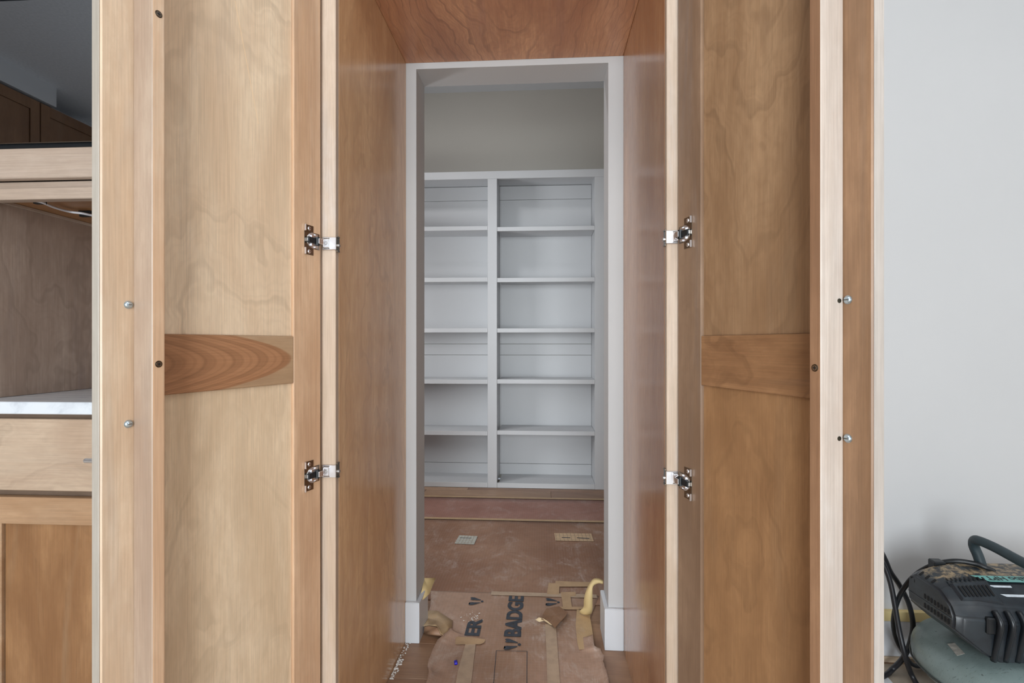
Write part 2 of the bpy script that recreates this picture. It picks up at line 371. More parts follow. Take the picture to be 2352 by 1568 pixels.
Z0, Z1, RT, RB = .10, 2.12, 1.071, .969
LW, SW = .447, .0795
def make_door(H, ang, sg, W, label, bolts, screws, bat, hz):
    """leaf frame: x runs from the hinge edge to the free edge, n = sg*y points into the passage"""
    mw = Matrix.Translation((H[0], H[1], 0)) @ Matrix.Rotation(ang, 4, 'Z')
    def lo(x, n, z): return (x, n*sg, z)
    def bxx(name, a, b, mat, parent, bev=.001): return box(name, lo(*a), lo(*b), mat, parent, bev, mw)
    T = .0195
    bm = bmesh.new()
    def ab(a, b, bev=.001, mi=0):
        p, q = lo(*a), lo(*b); abox(bm, [min(i, j) for i, j in zip(p, q)], [max(i, j) for i, j in zip(p, q)], bev, mi)
    ab((0, -T, Z0), (SW, 0, Z1), .0012, 0)
    ab((LW-.080, -T, Z0), (LW, 0, Z1), .0022, 1)
    ab((SW, -T, Z1-.08), (LW-.080, 0, Z1), .001, 2); ab((SW, -T, Z0), (LW-.080, 0, Z0+.10), .001, 2)
    door = bm_obj('door', bm, [W['stile'], W['free'], W['rail']], cab, mw); door['label'] = label
    bxx('middle_rail', (SW+.0002, -T, RB), (LW-.0802, -.0002, RT), W['rail'], door, .0012)
    bxx('upper_panel', (SW+.0001, -.012, RT+.0001), (LW-.0801, -.0065, Z1-.0801), W['up'], door, .0006)
    bxx('lower_panel', (SW+.0001, -.012, Z0+.1001), (LW-.0801, -.0065, RB-.0001), W['low'], door, .0006)
    # edge strip of solid wood on the end of the leaf, seen full on
    bxx('edge_band', (LW+.0002, -T+.0004, Z0), (LW+.0016, -.0018, Z1), W['edge'], door, .0004)
    xb0, xb1, dn = bat
    bm = bmesh.new(); p, q = lo(xb0, .0003, Z0+.02), lo(xb1, dn, Z1-.02)
    abox(bm, [min(i, j) for i, j in zip(p, q)], [max(i, j) for i, j in zip(p, q)], .0028, 0, 3)
    for f_ in bm.faces:
        if abs(f_.normal.x) > .7 and f_.calc_center_median().x > (xb0+xb1)/2: f_.material_index = 1
    bt = bm_obj('batten', bm, [W['bat'], W['bside']], door, mw); bt['label'] = 'upright batten fixed on edge to the inside of the door'
    def recessed_screw(z):
        b = bmesh.new(); xc = (xb0+xb1)/2
        cyl(b, lo(xc, dn-.0008, z), lo(xc, dn+.0006, z), .0058, .0052, 20)
        cyl(b, lo(xc, dn+.0004, z), lo(xc, dn+.0009, z), .0042, .0040, 16, mi=1)
        abox(b, [min(i, j) for i, j in zip(lo(xc-.0026, dn+.0006, z-.0006), lo(xc+.0026, dn+.0012, z+.0006))], [max(i, j) for i, j in zip(lo(xc-.0026, dn+.0006, z-.0006), lo(xc+.0026, dn+.0012, z+.0006))], 0, 2)
        abox(b, [min(i, j) for i, j in zip(lo(xc-.0006, dn+.0006, z-.0026), lo(xc+.0006, dn+.0012, z+.0026))], [max(i, j) for i, j in zip(lo(xc-.0006, dn+.0006, z-.0026), lo(xc+.0006, dn+.0012, z+.0026))], 0, 2)
        bm_obj('screw', b, [M['dscrew'], M['dull'], M['blk']], door, mw)
    for z in screws: recessed_screw(z)
    for xk, z in bolts:
        b = bmesh.new()
        cyl(b, lo(xk, 0, z), lo(xk, .0012, z), .0062, None, 20)
        sphere(b, lo(xk, .0012, z), .0056, (1, .62, 1), 0, 18, 10)
        abox(b, [min(i, j) for i, j in zip(lo(xk-.0028, .0040, z-.0005), lo(xk+.0028, .0052, z+.0005))], [max(i, j) for i, j in zip(lo(xk-.0028, .0040, z-.0005), lo(xk+.0028, .0052, z+.0005))], 0, 1)
        smooth_by_angle(bm_obj('bolt', b, [M['zinc'], M['dscrew']], door, mw), 40)
    if sg < 0:                                                                 # drill marks beside the bolts
        for xk, z in bolts:
            b = bmesh.new(); cyl(b, lo(xb1+.0001, .0085, z-.001), lo(xb1+.0006, .0085, z-.001), .0034, None, 14)
            bm_obj('drill_hole', b, M['dscrew'], door, mw)
    # compact face frame hinges
    inv = mw.inverted()
    for z in hz:
        b = bmesh.new()
        def hb(a, c, mi=0, bev=.0):
            p, q = lo(*a), lo(*c); abox(b, [min(i, j) for i, j in zip(p, q)], [max(i, j) for i, j in zip(p, q)], bev, mi)
        hb((.005, 0, z-.0185), (.0505, .0010, z+.0185), 1, .0003)
        for s in (-1, 1):
            zz = sorted((z+s*.0185, z+s*.0335)); hb((.0235, 0, zz[0]), (.0505, .0010, zz[1]), 1, .0003)
            hb((.0485, .0010, zz[0]), (.0512, .0056, zz[1]), 0, .0004)        # bent bright tab
            cyl(b, lo(.036, .001, (zz[0]+zz[1])/2), lo(.036, .0026, (zz[0]+zz[1])/2), .0046, .0036, 16, 0)
            hb((.0330, .0024, (zz[0]+zz[1])/2-.0006), (.0390, .0029, (zz[0]+zz[1])/2+.0006), 1)
        # cup rim
        rim = [lo(.0265+.0165*cos(t), .0016, z+.0165*sin(t)) for t in [2*pi*k/28 for k in range(29)]]
        tube(b, rim[:-1]+[rim[0]], .0010, 6, 0)
        cyl(b, lo(.0265, .0008, z), lo(.0265, .0014, z), .0158, None, 28, 0)
        for s in (-1, 1):                                                      # bright shoulders in the cup
            zz = sorted((z+s*.0062, z+s*.0128)); hb((.0130, .0014, zz[0]), (.0330, .0046, zz[1]), 0, .0008)
            zz = sorted((z+s*.0110, z+s*.0158)); hb((.0130, .0014, zz[0]), (.0215, .0040, zz[1]), 0, .0008)
        hb((.0225, .0014, z-.0066), (.0445, .0078, z+.0066), 2, .0012)        # dark damper
        cyl(b, lo(.0165, .0060, z-.0098), lo(.0165, .0060, z+.0098), .0056, None, 18, 2, .001)
        hb((.0425, .0014, z-.0040), (.0455, .0050, z+.0040), 0, .0005)
        hb((.0055, .0118, z-.0062), (.0205, .0142, z+.0062), 0, .0010)        # bright arm over it
        # arm, clip and side flange on the face frame (world axes: frame edge at xe, front at YF)
        xe = XL if sg > 0 else XR; ss = 1 if sg > 0 else -1                    # +ss points into the opening
        def wb(a, c, mi=0, bev=.0004):
            bb = bmesh.new(); p = (xe+ss*a[0], YF+a[1], a[2]); q = (xe+ss*c[0], YF+c[1], c[2])
            abox(bb, [min(i, j) for i, j in zip(p, q)], [max(i, j) for i, j in zip(p, q)], bev, 0)
            merge(b, bb, mi, inv)
        def wc(a, c, r, mi=0):
            bb = bmesh.new(); cyl(bb, (xe+ss*a[0], YF+a[1], a[2]), (xe+ss*c[0], YF+c[1], c[2]), r, None, 16); merge(b, bb, mi, inv)
        bb = bmesh.new()                                                       # tapered neck from cup to clip
        A = mw @ Vector(lo(.0062, .0130, z)); B = Vector((xe-ss*.0245, YF-.0096, z))
        for hgt, P_ in ((.0050, A), (.0085, B)):
            for dy in (-.0016, .0016):
                for s in (-1, 1): bb.verts.new((P_.x, P_.y+dy, z+s*hgt))
        bmesh.ops.convex_hull(bb, input=bb.verts); merge(b, bb, 0, inv)
        wb((-.0300, -.0050, z-.0150), (.0028, -.0001, z+.0150), 0, .0012)      # clip across the frame front
        wb((-.0280, -.0085, z-.0105), (-.0125, -.0050, z+.0105), 0, .0010)     # raised pad with the cam screw
        wb((-.0265, -.0062, z-.0126), (-.0120, -.0050, z-.0112), 1); wb((-.0265, -.0062, z+.0112), (-.0120, -.0050, z+.0126), 1)
        wc((-.0195, -.0085, z), (-.0195, -.0092, z), .0036, 1); wc((-.0195, -.0090, z), (-.0195, -.0096, z), .0028, 0)
        wb((.0002, -.0040, z-.0150), (.0030, .0160, z+.0150), 1, .0006)        # flange on the inner edge
        wb((.0002, .0010, z+.0150), (.0044, .0150, z+.0185), 1, .0005); wb((.0002, .0010, z-.0185), (.0044, .0150, z-.0150), 1, .0005)
        wc((.0030, .0085, z-.003), (.0062, .0085, z-.003), .0044, 0); wc((.0062, .0085, z-.003), (.0068, .0085, z-.003), .0020, 1)
        hg = bm_obj('hinge', b, [M['chrome'], M['dull'], M['blk']], door, mw); smooth_by_angle(hg, 35)
        hg['label'] = 'nickel soft-close face frame hinge'
    return door

WL = dict(  # left door woods lightened: the light on this leaf is put into the colour
    stile=wood('left_hinge_stile', (222, 188, 156), (192, 154, 122), 'z', 'x', .42, grey=.45, tint=(172, 152, 136), streak=.9),
    free=wood('left_free_stile', (212, 188, 162), (186, 156, 128), 'z', 'x', .42, grey=.7, tint=(178, 166, 154), streak=.25),
    rail=wood('left_middle_rail', (190, 160, 126), (160, 128, 98), 'x', 'z', .42, grey=.2, streak=.3, oval=(.092, 1.022, 58.0, (166, 114, 78))),
    up=wood('left_upper_panel', (232, 210, 182), (212, 184, 154), 'z', 'x', .45, fig=.5, freq=4.4, k=7.0, x0=.20, grey=.45, tint=(202, 184, 164), streak=.05,
            scratch=((.1640, 1.500), (.2170, 1.716))),
    low=wood('left_lower_panel', (228, 204, 174), (202, 174, 142), 'z', 'x', .45, fig=.35, freq=2.2, k=26.0, x0=.22, grey=.5, tint=(200, 178, 152), streak=.08),
    edge=wood('left_edge', (180, 172, 162), (164, 154, 142), 'z', 'y', .45, grey=.4, tint=(190, 186, 182), streak=.1),
    bat=wood('left_batten', (218, 188, 158), (196, 158, 126), 'z', 'x', .45, grey=.5, tint=(184, 166, 150), streak=.5),
    bside=wood('left_batten_side', (184, 164, 146), (156, 132, 114), 'z', 'y', .42, grey=.8, tint=(150, 138, 132), streak=.4))
WR = dict(  # right door woods browner, and darkened to carry the shade on this leaf
    stile=wood('right_hinge_stile', (160, 132, 108), (126, 100, 80), 'z', 'x', .42, grey=.9, tint=(132, 118, 110), streak=.4),
    free=wood('right_free_stile', (170, 132, 100), (130, 98, 72), 'z', 'x', .42, grey=.5, tint=(140, 120, 104), streak=.3),
    rail=wood('right_middle_rail', (176, 134, 96), (134, 96, 66), 'x', 'z', .42, fig=.45, freq=4.5, k=34, x0=1.03, grey=.55, tint=(122, 100, 86), streak=.5),
    up=wood('right_upper_panel', (176, 143, 110), (144, 111, 81), 'z', 'x', .45, fig=.42, freq=4.2, k=-14.0, x0=.22, grey=.5, tint=(150, 126, 102), streak=.05),
    low=wood('right_lower_panel', (178, 136, 96), (146, 108, 74), 'z', 'x', .45, fig=.3, freq=2.8, k=14.0, x0=.21, grey=.35, tint=(140, 112, 86), streak=.06),
    edge=wood('right_edge', (184, 175, 168), (168, 157, 148), 'z', 'y', .45, grey=.4, tint=(212, 206, 202), streak=.1),
    bat=wood('right_batten', (178, 138, 106), (140, 104, 78), 'z', 'x', .45, grey=.4, tint=(130, 104, 90), streak=.5),
    bside=wood('right_batten_side', (200, 188, 178), (184, 168, 156), 'z', 'y', .42, grey=.7, tint=(200, 194, 190), streak=.2))
make_door((-.5142, 1.1345), math.atan2(-.944, -.331), 1, WL, 'left door of the cabinet, coloured lighter for its lit side, swung wide open',
          ((.4092, 1.116), (.4092, .929)), (1.571, 1.023), (.382, .402, .0465), (1.289, .757))
make_door((.3012, 1.1345), math.atan2(-.943, .3336), -1, WR, 'right door of the cabinet, browner and coloured darker for its shaded side, swung wide open',
          ((.4108, 1.118), (.4108, .919)), (1.571, 1.02), (.384, .404, .042), (1.294, .754))

# ------------------------------------------------------------------ left run: counter nook, drawer base, oven tower
NX0, NX1 = -1.392, -.5245
WD = wood('nook_side', (182, 162, 148), (156, 134, 120), 'z', 'y', .3, fig=.35, freq=2.2, k=-18, x0=1.42, grey=.5, tint=(142, 130, 128), streak=1.0)
WN = wood('rail_pale', (186, 168, 154), (168, 148, 132), 'x', 'z', .35, grey=.4, tint=(190, 176, 168), streak=.5)
tower = empty('oven_cabinet', ((NX0+NX1)/2, YF, .9165), 'tall stained oven cabinet left of the open doors, counter nook below', 'cabinet')
box('side_panel', (NX0-.019, YF-.006, .9165), (NX0, YW-.0005, 2.90), WD, tower)
box('side_panel', (NX1, YF+.02, .9165), (NX1+.0025, YW-.0005, 2.90), WD, tower, .0003)
WU = wood('nook_shelf_underside', (176, 128, 84), (140, 98, 62), 'x', 'y', .4, grey=.2, streak=.6)
box('bottom_panel', (NX0+.0005, YF+.02, 1.4245), (NX1-.0005, YW-.0005, 1.440), WU, tower)
box('cleat', (NX0+.0003, YF+.02, 1.4165), (NX0+.007, YW-.001, 1.4240), WN, tower, .0006)
box('lower_rail', (NX0, YF-.006, 1.4045), (NX1, YF+.0195, 1.4325), WN, tower, .0015)
box('recessed_rail', (NX0, YF+.004, 1.4328), (NX1, YF+.0195, 1.4505), WN, tower)
box('filler_front', (NX0, YF-.020, 1.4508), (NX1, YF-.0005, 1.5230), WN, tower, .002)
box('back_panel', (NX0+.0005, YW-.008, .9168), (NX1-.0005, YW-.0008, 1.4242), WD, tower)
for xs in ((NX0, NX0+.03), (NX1-.03, NX1)):
    box('face_stile', (xs[0], YF-.004, 1.5233), (xs[1], YF+.0195, 2.90), WN, tower)
box('upper_door', (NX0+.032, YF-.020, 2.03), (-.962, YF-.001, 2.88), WN, tower, .002)
box('upper_door', (-.958, YF-.020, 2.03), (NX1-.032, YF-.001, 2.88), WN, tower, .002)
mwv = empty('wall_oven', (-.958, YF, 1.525), 'black glass built-in oven above the counter nook, mirroring the kitchen', 'oven')
box('frame', (NX0+.032, YF-.014, 1.5245), (NX1-.032, YF+.0195, 2.02), M['blk'], mwv, .002)
box('glass_door', (NX0+.033, YF-.022, 1.5345), (NX1-.033, YF-.0145, 1.876), M['glass'], mwv, .0006)
box('control_panel', (NX0+.033, YF-.022, 1.884), (NX1-.033, YF-.0145, 2.018), M['blk'], mwv, .001)
box('door_trim', (NX0+.033, YF-.0225, 1.5335), (NX1-.033, YF-.0221, 1.5355), M['dull'], mwv, .0001)
bm = bmesh.new(); tube(bm, [(NX0+.08, YF-.06, 1.915), (NX1-.08, YF-.06, 1.915)], .008, 14)
for x in (NX0+.1, NX1-.1): cyl(bm, (x, YF-.06, 1.915), (x, YF-.0215, 1.915), .006, None, 12)
bm_obj('handle', bm, M['dull'], mwv)
# LED light cable under the shelf
pts = [fl(22, 457, 1.418), fl(62, 460, 1.418), fl(92, 463, 1.410), fl(125, 476, 1.412), fl(160, 486, 1.414), fl(190, 490, 1.412), fl(225, 497, 1.412), fl(300, 510, 1.412)]
bm = bmesh.new(); tube(bm, spline(pts, 6), .0032, 10)
ld = empty('light_cable', pts[1], 'thin white under-shelf light cable clipped inside the counter nook', 'cable')
bm_obj('cable', bm, paint('white_cable', (226, 228, 236), .4), ld)
for p in (fl(92, 461, 1.416), fl(196, 491, 1.416)):
    bm = bmesh.new(); abox(bm, (p.x-.014, p.y-.006, 1.4075), (p.x+.014, p.y+.006, 1.4165), .0015)
    abox(bm, (p.x-.018, p.y-.004, 1.4165), (p.x+.018, p.y+.004, 1.4243), .001)
    bm_obj('clip', bm, M['blk'], ld)
tag(box('countertop', (NX0-.019, 1.123, .8865), (NX1, YW-.0008, .9160), M['quartz'], None, .0018),
    'white quartz countertop with grey veins in the nook beside the left door', 'countertop')
base = empty('base_cabinet', ((NX0+NX1)/2, YF, 0), 'pale stained base cabinet with a drawer and panelled door under the white countertop', 'cabinet')
WB = wood('base_stain', (190, 156, 124), (160, 124, 92), 'x', 'z', .4, grey=.5, tint=(158, 142, 124), streak=.5)
WDR = wood('drawer_front', (196, 174, 152), (176, 150, 128), 'x', 'z', .38, fig=.25, freq=4, k=30, x0=.80, grey=.4, tint=(178, 164, 150), streak=.6)
WBP = wood('base_panel', (174, 132, 92), (134, 94, 60), 'z', 'x', .4, fig=.2, freq=2, k=14, x0=-1.25, grey=.5, tint=(152, 126, 98), streak=.3)
box('body', (NX0-.019, YF+.0005, .10), (NX1, YW-.001, .8860), wood('base_body', (120, 100, 84), (96, 78, 64), 'x', 'z'), base)
dr = box('drawer', (NX0+.028, YF-.0195, .7030), (NX1-.028, YF-.0002, .8745), WDR, base, .002)
bm = bmesh.new(); hz_ = .784; xa = at(195, 1050, 1.095).x; tube(bm, [(xa, YF-.047, hz_), (xa+.27, YF-.047, hz_)], .0062, 14)
sphere(bm, (xa, YF-.047, hz_), .0062); 
for x in (xa+.03, xa+.24): cyl(bm, (x, YF-.047, hz_), (x, YF-.0197, hz_), .0045, None, 12)
smooth_by_angle(bm_obj('handle', bm, M['chrome'], dr)); 
XS = at(3, 1300, YF-.0195).x
bm = bmesh.new()
abox(bm, (XS-.062, YF-.0195, .11), (XS, YF-.0002, .6870), .001); abox(bm, (NX1-.09, YF-.0195, .11), (NX1-.028, YF-.0002, .6870), .001)
abox(bm, (XS, YF-.0195, .6225), (NX1-.09, YF-.0002, .6870), .001); abox(bm, (XS, YF-.0195, .11), (NX1-.09, YF-.0002, .175), .001)
dd = bm_obj('door', bm, WB, base)
box('door_panel', (XS+.0018, YF-.012, .1765), (NX1-.0915, YF-.004, .6208), WBP, dd, .0008)
box('toe_kick', (NX0, YF+.06, .0005), (NX1, YF+.08, .0995), WB, base)

# ------------------------------------------------------------------ protective paper, tape, scraps
P_far = paper('rosin_paper_red', (164, 120, 106), (146, 100, 86), .35, sd=3)
P_mid = paper('rosin_paper_brown', (156, 118, 94), (134, 94, 70), .45, sd=9)
P_near = paper('printed_builder_paper', (178, 146, 126), (156, 122, 98), .6, sd=14)
P_tan = paper('tan_paper', (206, 176, 136), (182, 150, 112), .3, weave=False, sd=21)
P_tape = paint('paper_tape', (190, 158, 122), .5, .12, scale=30)
P_tape2 = paint('paper_tape_pale', (188, 164, 140), .5, .15, scale=40)
P_yel = paint('masking_paper_yellow', (222, 196, 142), .6, .08, scale=18)
P_ink = paint('print_ink', (66, 72, 82), .7, .35, scale=60)
def y_at(py): return fl(1180, py).y
def sheet(name, mat, rows, nx=26, z=.0006, curl=0.0, label=None, cat='paper', wav=.0008, extra=None):
    """rows: (y, x_left, x_right) in floor metres, far to near"""
    bm = bmesh.new(); grid = []
    for j, (yy, xa, xb) in enumerate(rows):
        r = []
        for i in range(nx+1):
            t = i/nx; x = xa+(xb-xa)*t
            e = min(t, 1-t)*(xb-xa)
            h = z + wav*(noise.noise(Vector((x*9, yy*9, 1.7)))+.8)
            if curl and yy < 1.80: h += curl*max(0, 1-e/.06)**2*(1.0 if t > .5 else 1.35)
            r.append(bm.verts.new((x, yy, h)))
        grid.append(r)
    for a, b in zip(grid, grid[1:]):
        for i in range(nx):
            f_ = bm.faces.new((a[i], b[i], b[i+1], a[i+1])); f_.smooth = True
    bmesh.ops.recalc_face_normals(bm, faces=bm.faces)
    me = bpy.data.meshes.new(name); bm.to_mesh(me); bm.free()
    o = link(name, me, mat); m = o.modifiers.new('thickness', 'SOLIDIFY'); m.thickness = .0004; m.offset = 1
    if label: tag(o, label, cat)
    return o
def lerp_rows(keys, n):
    keys = sorted(keys, key=lambda k_: k_[0]); rows = []
    y0, y1 = keys[0][0], keys[-1][0]
    for j in range(n+1):
        yy = y1 + (y0-y1)*j/n
        for a, b in zip(keys, keys[1:]):
            if a[0] <= yy <= b[0]+1e-9:
                t = (yy-a[0])/(b[0]-a[0]) if b[0] > a[0] else 0
                rows.append((yy, a[1]+(b[1]-a[1])*t, a[2]+(b[2]-a[2])*t)); break
    return rows
yf0, yf1, ym = y_at(1145), y_at(1196), y_at(1367)
sheet('far_floor_paper', P_far, [(yf0-(yf0-yf1+.05)*k/6, -1.60, 1.20) for k in range(7)], 30, .0008,
      label='reddish rosin paper sheet on the pantry floor nearest the shelves')
sheet('middle_floor_paper', P_mid, [(yf1-(yf1-ym+.06)*k/16, -1.60, 1.20) for k in range(17)], 40, .0018, wav=.001,
      label='dusty brown paper sheet covering the middle of the pantry floor')
def K(pyl, pxl, pxr, jit=True):
    a = fl(pxl, pyl); b = fl(pxr, pyl); return ((a.y+b.y)/2, a.x, b.x)
LE = [(1364, 986), (1378, 987), (1400, 986), (1425, 978), (1440, 972), (1455, 972), (1460, 1000), (1463, 1034), (1470, 1028), (1482, 1013), (1493, 1002), (1508, 995), (1525, 988), (1545, 981), (1555, 979), (1568, 983), (1600, 975), (1640, 980)]
RE = [(1364, 1374), (1400, 1360), (1418, 1354), (1430, 1356), (1460, 1360), (1491, 1364), (1494, 1377), (1503, 1380), (1512, 1386), (1524, 1384), (1536, 1387), (1548, 1392), (1568, 1396), (1600, 1404), (1640, 1412)]
def interp(tab, y):
    for a, b in zip(tab, tab[1:]):
        if a[0] <= y <= b[0]: return a[1]+(b[1]-a[1])*(y-a[0])/(b[0]-a[0])
    return tab[-1][1]
rows = []
yy = 1364.0
while yy <= 1640:
    jl = 1.5*noise.noise(Vector((yy*.17, 3, 0)))*(1 if yy > 1462 else 0); jr = 1.5*noise.noise(Vector((yy*.15, 9, 0)))*(1 if yy > 1494 else 0)
    rows.append(K(yy, interp(LE, yy)+jl, interp(RE, yy)+jr)); yy += 3.2
pn = sheet('printed_floor_paper', P_near, rows, 44, .0034, .016, 'torn sheet of brown builder paper with dark printed lettering in the cabinet passage')

# printed lettering and marks, as flat print on the sheet
def text_part(txt, name, px_r, py_start, py_end, px_l, mat, parent, z):
    """vertical print: baseline along +y at px_r, running away from the camera"""
    a = fl(px_r, py_start, z); b = fl(px_r, py_end, z)
    h = abs(fl(px_l, (py_start+py_end)/2, z).x - fl(px_r, (py_start+py_end)/2, z).x)
    cu = bpy.data.curves.new(name, 'FONT'); cu.body = txt; cu.size = 1; cu.offset = .018; cu.extrude = 0.0
    to = bpy.data.objects.new('tmp', cu); C.objects.link(to); bpy.context.view_layer.update()
    me = bpy.data.meshes.new_from_object(to.evaluated_get(bpy.context.evaluated_depsgraph_get()))
    bpy.data.objects.remove(to)
    xs = [v_.co.x for v_ in me.vertices]; ysx = [v_.co.y for v_ in me.vertices]
    x0_, x1_, y0_, y1_ = min(xs), max(xs), min(ysx), max(ysx)
    L = b.y-a.y
    for v_ in me.vertices:
        u = (v_.co.x-x0_)/(x1_-x0_); q = (v_.co.y-y0_)/(y1_-y0_)
        v_.co = Vector((a.x - q*h, a.y + u*L, z))
    bb = bmesh.new()                      # heavier strokes: the outline repeated with a small spread
    for k, (sx, sy) in enumerate(((-1, -1), (1, -1), (-1, 1), (1, 1), (0, 0))):
        m2 = me.copy()
        for v_ in m2.vertices: v_.co += Vector((sx*.0014, sy*.0022, k*.00005))
        bb.from_mesh(m2); bpy.data.meshes.remove(m2)
    bb.to_mesh(me); bb.free()
    return link(name, me, mat, parent)
zi = .0062
text_part('BADGE', 'lettering', 1196, 1461, 1369, 1160, P_ink, pn, zi)
text_part('ER', 'lettering', 1100, 1459, 1422, 1068, P_ink, pn, zi)
def emblem(cx, cy, sx, sy, parent=None):
    """two mirrored pointed leaf strokes meeting at a small disc on the right"""
    bm = bmesh.new()
    for s in (-1, 1):
        prof = [(-.50, .42*s), (-.40, .50*s), (-.18, .47*s), (.05, .34*s), (.30, .20*s), (.34, .13*s), (.05, .15*s), (-.15, .16*s), (-.30, .15*s), (-.48, .19*s), (-.38, .30*s)]
        pts = [Vector((cx+p[0]*sx, cy+p[1]*sy, zi)) for p in prof]
        bm.faces.new([bm.verts.new(p) for p in pts])
    pts = [Vector((cx+(.42+.10*cos(t))*sx, cy+.11*sin(t)*sy, zi)) for t in [2*pi*k/14 for k in range(14)]]
    bm.faces.new([bm.verts.new(p) for p in pts])
    bmesh.ops.triangulate(bm, faces=bm.faces)
    return bm_obj('emblem', bm, P_ink, pn)
for px, py, wpx, hpx in ((1177, 1479, 38, 26), (1094, 1380, 32, 18), (1269, 1382, 32, 18)):
    c = fl(px, py, zi); e = fl(px+wpx/2, py, zi); f0 = fl(px, py+hpx/2, zi); f1 = fl(px, py-hpx/2, zi)
    emblem(c.x, c.y, 2*(e.x-c.x), f1.y-f0.y)
bm = bmesh.new()
def strip(a, b, wd, z, bm_=None):
    a, b = Vector(a), Vector(b); d = (b-a).normalized(); n = Vector((-d.y, d.x, 0))*wd/2
    vs = [bm.verts.new((p.x, p.y, z)) for p in (a-n, a+n, b+n, b-n)]; bm.faces.new(vs)
c1, c2, c3, c4 = fl(1140, 1497.5), fl(1210.5, 1499), fl(1210, 1580), fl(1133, 1580)
strip(c1, c2, .0018, zi); strip(c1, c4, .0018, zi); strip(c2, c3, .0018, zi)
bm_obj('printed_frame', bm, P_ink, pn)

def tape(pxs, mat, z, label, name='paper_tape', th=.0005):
    pts = [fl(px, py) for px, py in pxs]; bm = bmesh.new()
    plate(bm, [Vector((p.x, p.y, z)) for p in pts], (0, 0, th))
    return tag(bm_obj(name, bm, mat), label, 'tape')
def htape(py0, py1, x0, x1, mat, z, label):
    ya, yb = y_at(py0), y_at(py1); bm = bmesh.new(); n = 24; pts = []
    for k in range(n+1): pts.append(Vector((x0+(x1-x0)*k/n, ya+.003*noise.noise(Vector((k*.7, 1, 0))), z)))
    for k in range(n+1): pts.append(Vector((x1-(x1-x0)*k/n, yb+.003*noise.noise(Vector((k*.7, 5, 0))), z)))
    plate(bm, pts, (0, 0, .0005)); return tag(bm_obj('paper_tape', bm, mat), label, 'tape')
htape(1142.5, 1145.5, -1.6, 1.2, P_tape, .0040, 'tan paper tape strip sealing the far edge of the reddish paper')
htape(1193.5, 1197.5, -1.6, 1.2, P_tape, .0060, 'tan paper tape strip across the pantry floor joining reddish and brown papers')
htape(1363, 1371, -.215, .225, P_tape2, .0068, 'tan paper tape strip crossing above the word print at the doorway')
tape([(1070, 1479), (1093, 1479), (1083, 1568), (1076, 1600), (1042, 1600), (1052, 1545)], P_tape2, .0068, 'pale tape strip running towards the camera left of the printed square')
tape([(1046, 1466), (1090, 1469), (1115, 1473), (1112, 1480), (1103, 1484), (1046, 1484)], P_tape, .0076, 'short torn tape piece below the letters at the left')
tape([(1252, 1436), (1277, 1438), (1279, 1470), (1286, 1568), (1289, 1600), (1258, 1600), (1255, 1500)], P_tape2, .0068, 'pale tape strip running towards the camera under the torn brown flap')
tape([(1276, 1337), (1358, 1340), (1360, 1350), (1276, 1350)], P_tape, .0062, 'tan tape piece near the right jamb, farthest of its cluster')
tape([(1260, 1342), (1285, 1343), (1284, 1369), (1256, 1368)], P_tape, .0070, 'tan tape square at the left end of the cluster by the right jamb')
tape([(1288, 1364), (1322, 1363), (1323, 1372), (1310, 1373), (1314, 1402), (1294, 1402)], P_tape, .0078, 'tan tape piece bent downwards in the cluster by the right jamb')
tape([(1275, 1398), (1340, 1398), (1340, 1404), (1280, 1404)], P_tape, .0086, 'thin tan tape strip just behind the torn brown flap')
for px, lab in ((1104, 'left'),):
    pass
bm = bmesh.new()       # fold creases of the papers are thin pale tape lines
tp = tape([(1055, 1231), (1097, 1233), (1089, 1252), (1044, 1250)], paint('patch_grey', (188, 186, 176), .7, .2, scale=80), .0048, 'small pale grey grid label on the brown pantry paper, left', 'paper_label')
tp['category'] = 'label'
tp2 = tape([(1273, 1226), (1358, 1227), (1364, 1245), (1276, 1243)], paint('patch_tan', (206, 176, 142), .7, .1, scale=80), .0048, 'long tan grid label with dark writing on the brown pantry paper, right', 'paper_label')
tp2['category'] = 'label'
def marks(parent, lines, z=.0056, wd=.006, mat=P_ink):
    global bm
    for a, b in lines:
        bm = bmesh.new(); strip(fl(*a), fl(*b), wd, z); bm_obj('print_line', bm, mat, parent)
marks(tp, [((1056, 1237), (1083, 1237.5))], wd=.006)
marks(tp2, [((1290, 1236.3), (1310, 1237)), ((1325, 1237), (1354, 1238.5))], wd=.010)
GM = paint('grid_line', (150, 132, 112), .8)
marks(tp, [((1055+7.0*k, 1232), (1044+7.5*k, 1250.5)) for k in range(1, 6)] + [((1051, 1242), (1092, 1243.5)), ((1047, 1247), (1090, 1248.5))], wd=.002, z=.0054, mat=GM)
marks(tp2, [((1276+8.5*k, 1227), (1279+8.8*k, 1244)) for k in range(0, 10)] + [((1275, 1231), (1358, 1232)), ((1276, 1240), (1361, 1242))], wd=.002, z=.0054, mat=GM)

def scrap(name, pts, faces, mat, label, thick=.0007, cat='paper', smooth=True, sub=1):
    bm = bmesh.new(); vs = [bm.verts.new(p) for p in pts]
    for f_ in faces: bm.faces.new([vs[i] for i in f_])
    bmesh.ops.recalc_face_normals(bm, faces=bm.faces)
    me = bpy.data.meshes.new(name); bm.to_mesh(me); bm.free()
    if smooth:
        for p in me.polygons: p.use_smooth = True
    o = link(name, me, mat)
    if sub: s = o.modifiers.new('s', 'SUBSURF'); s.levels = s.render_levels = sub; s.subdivision_type = 'SIMPLE'
    m = o.modifiers.new('t', 'SOLIDIFY'); m.thickness = thick; m.offset = 0
    return tag(o, label, cat)
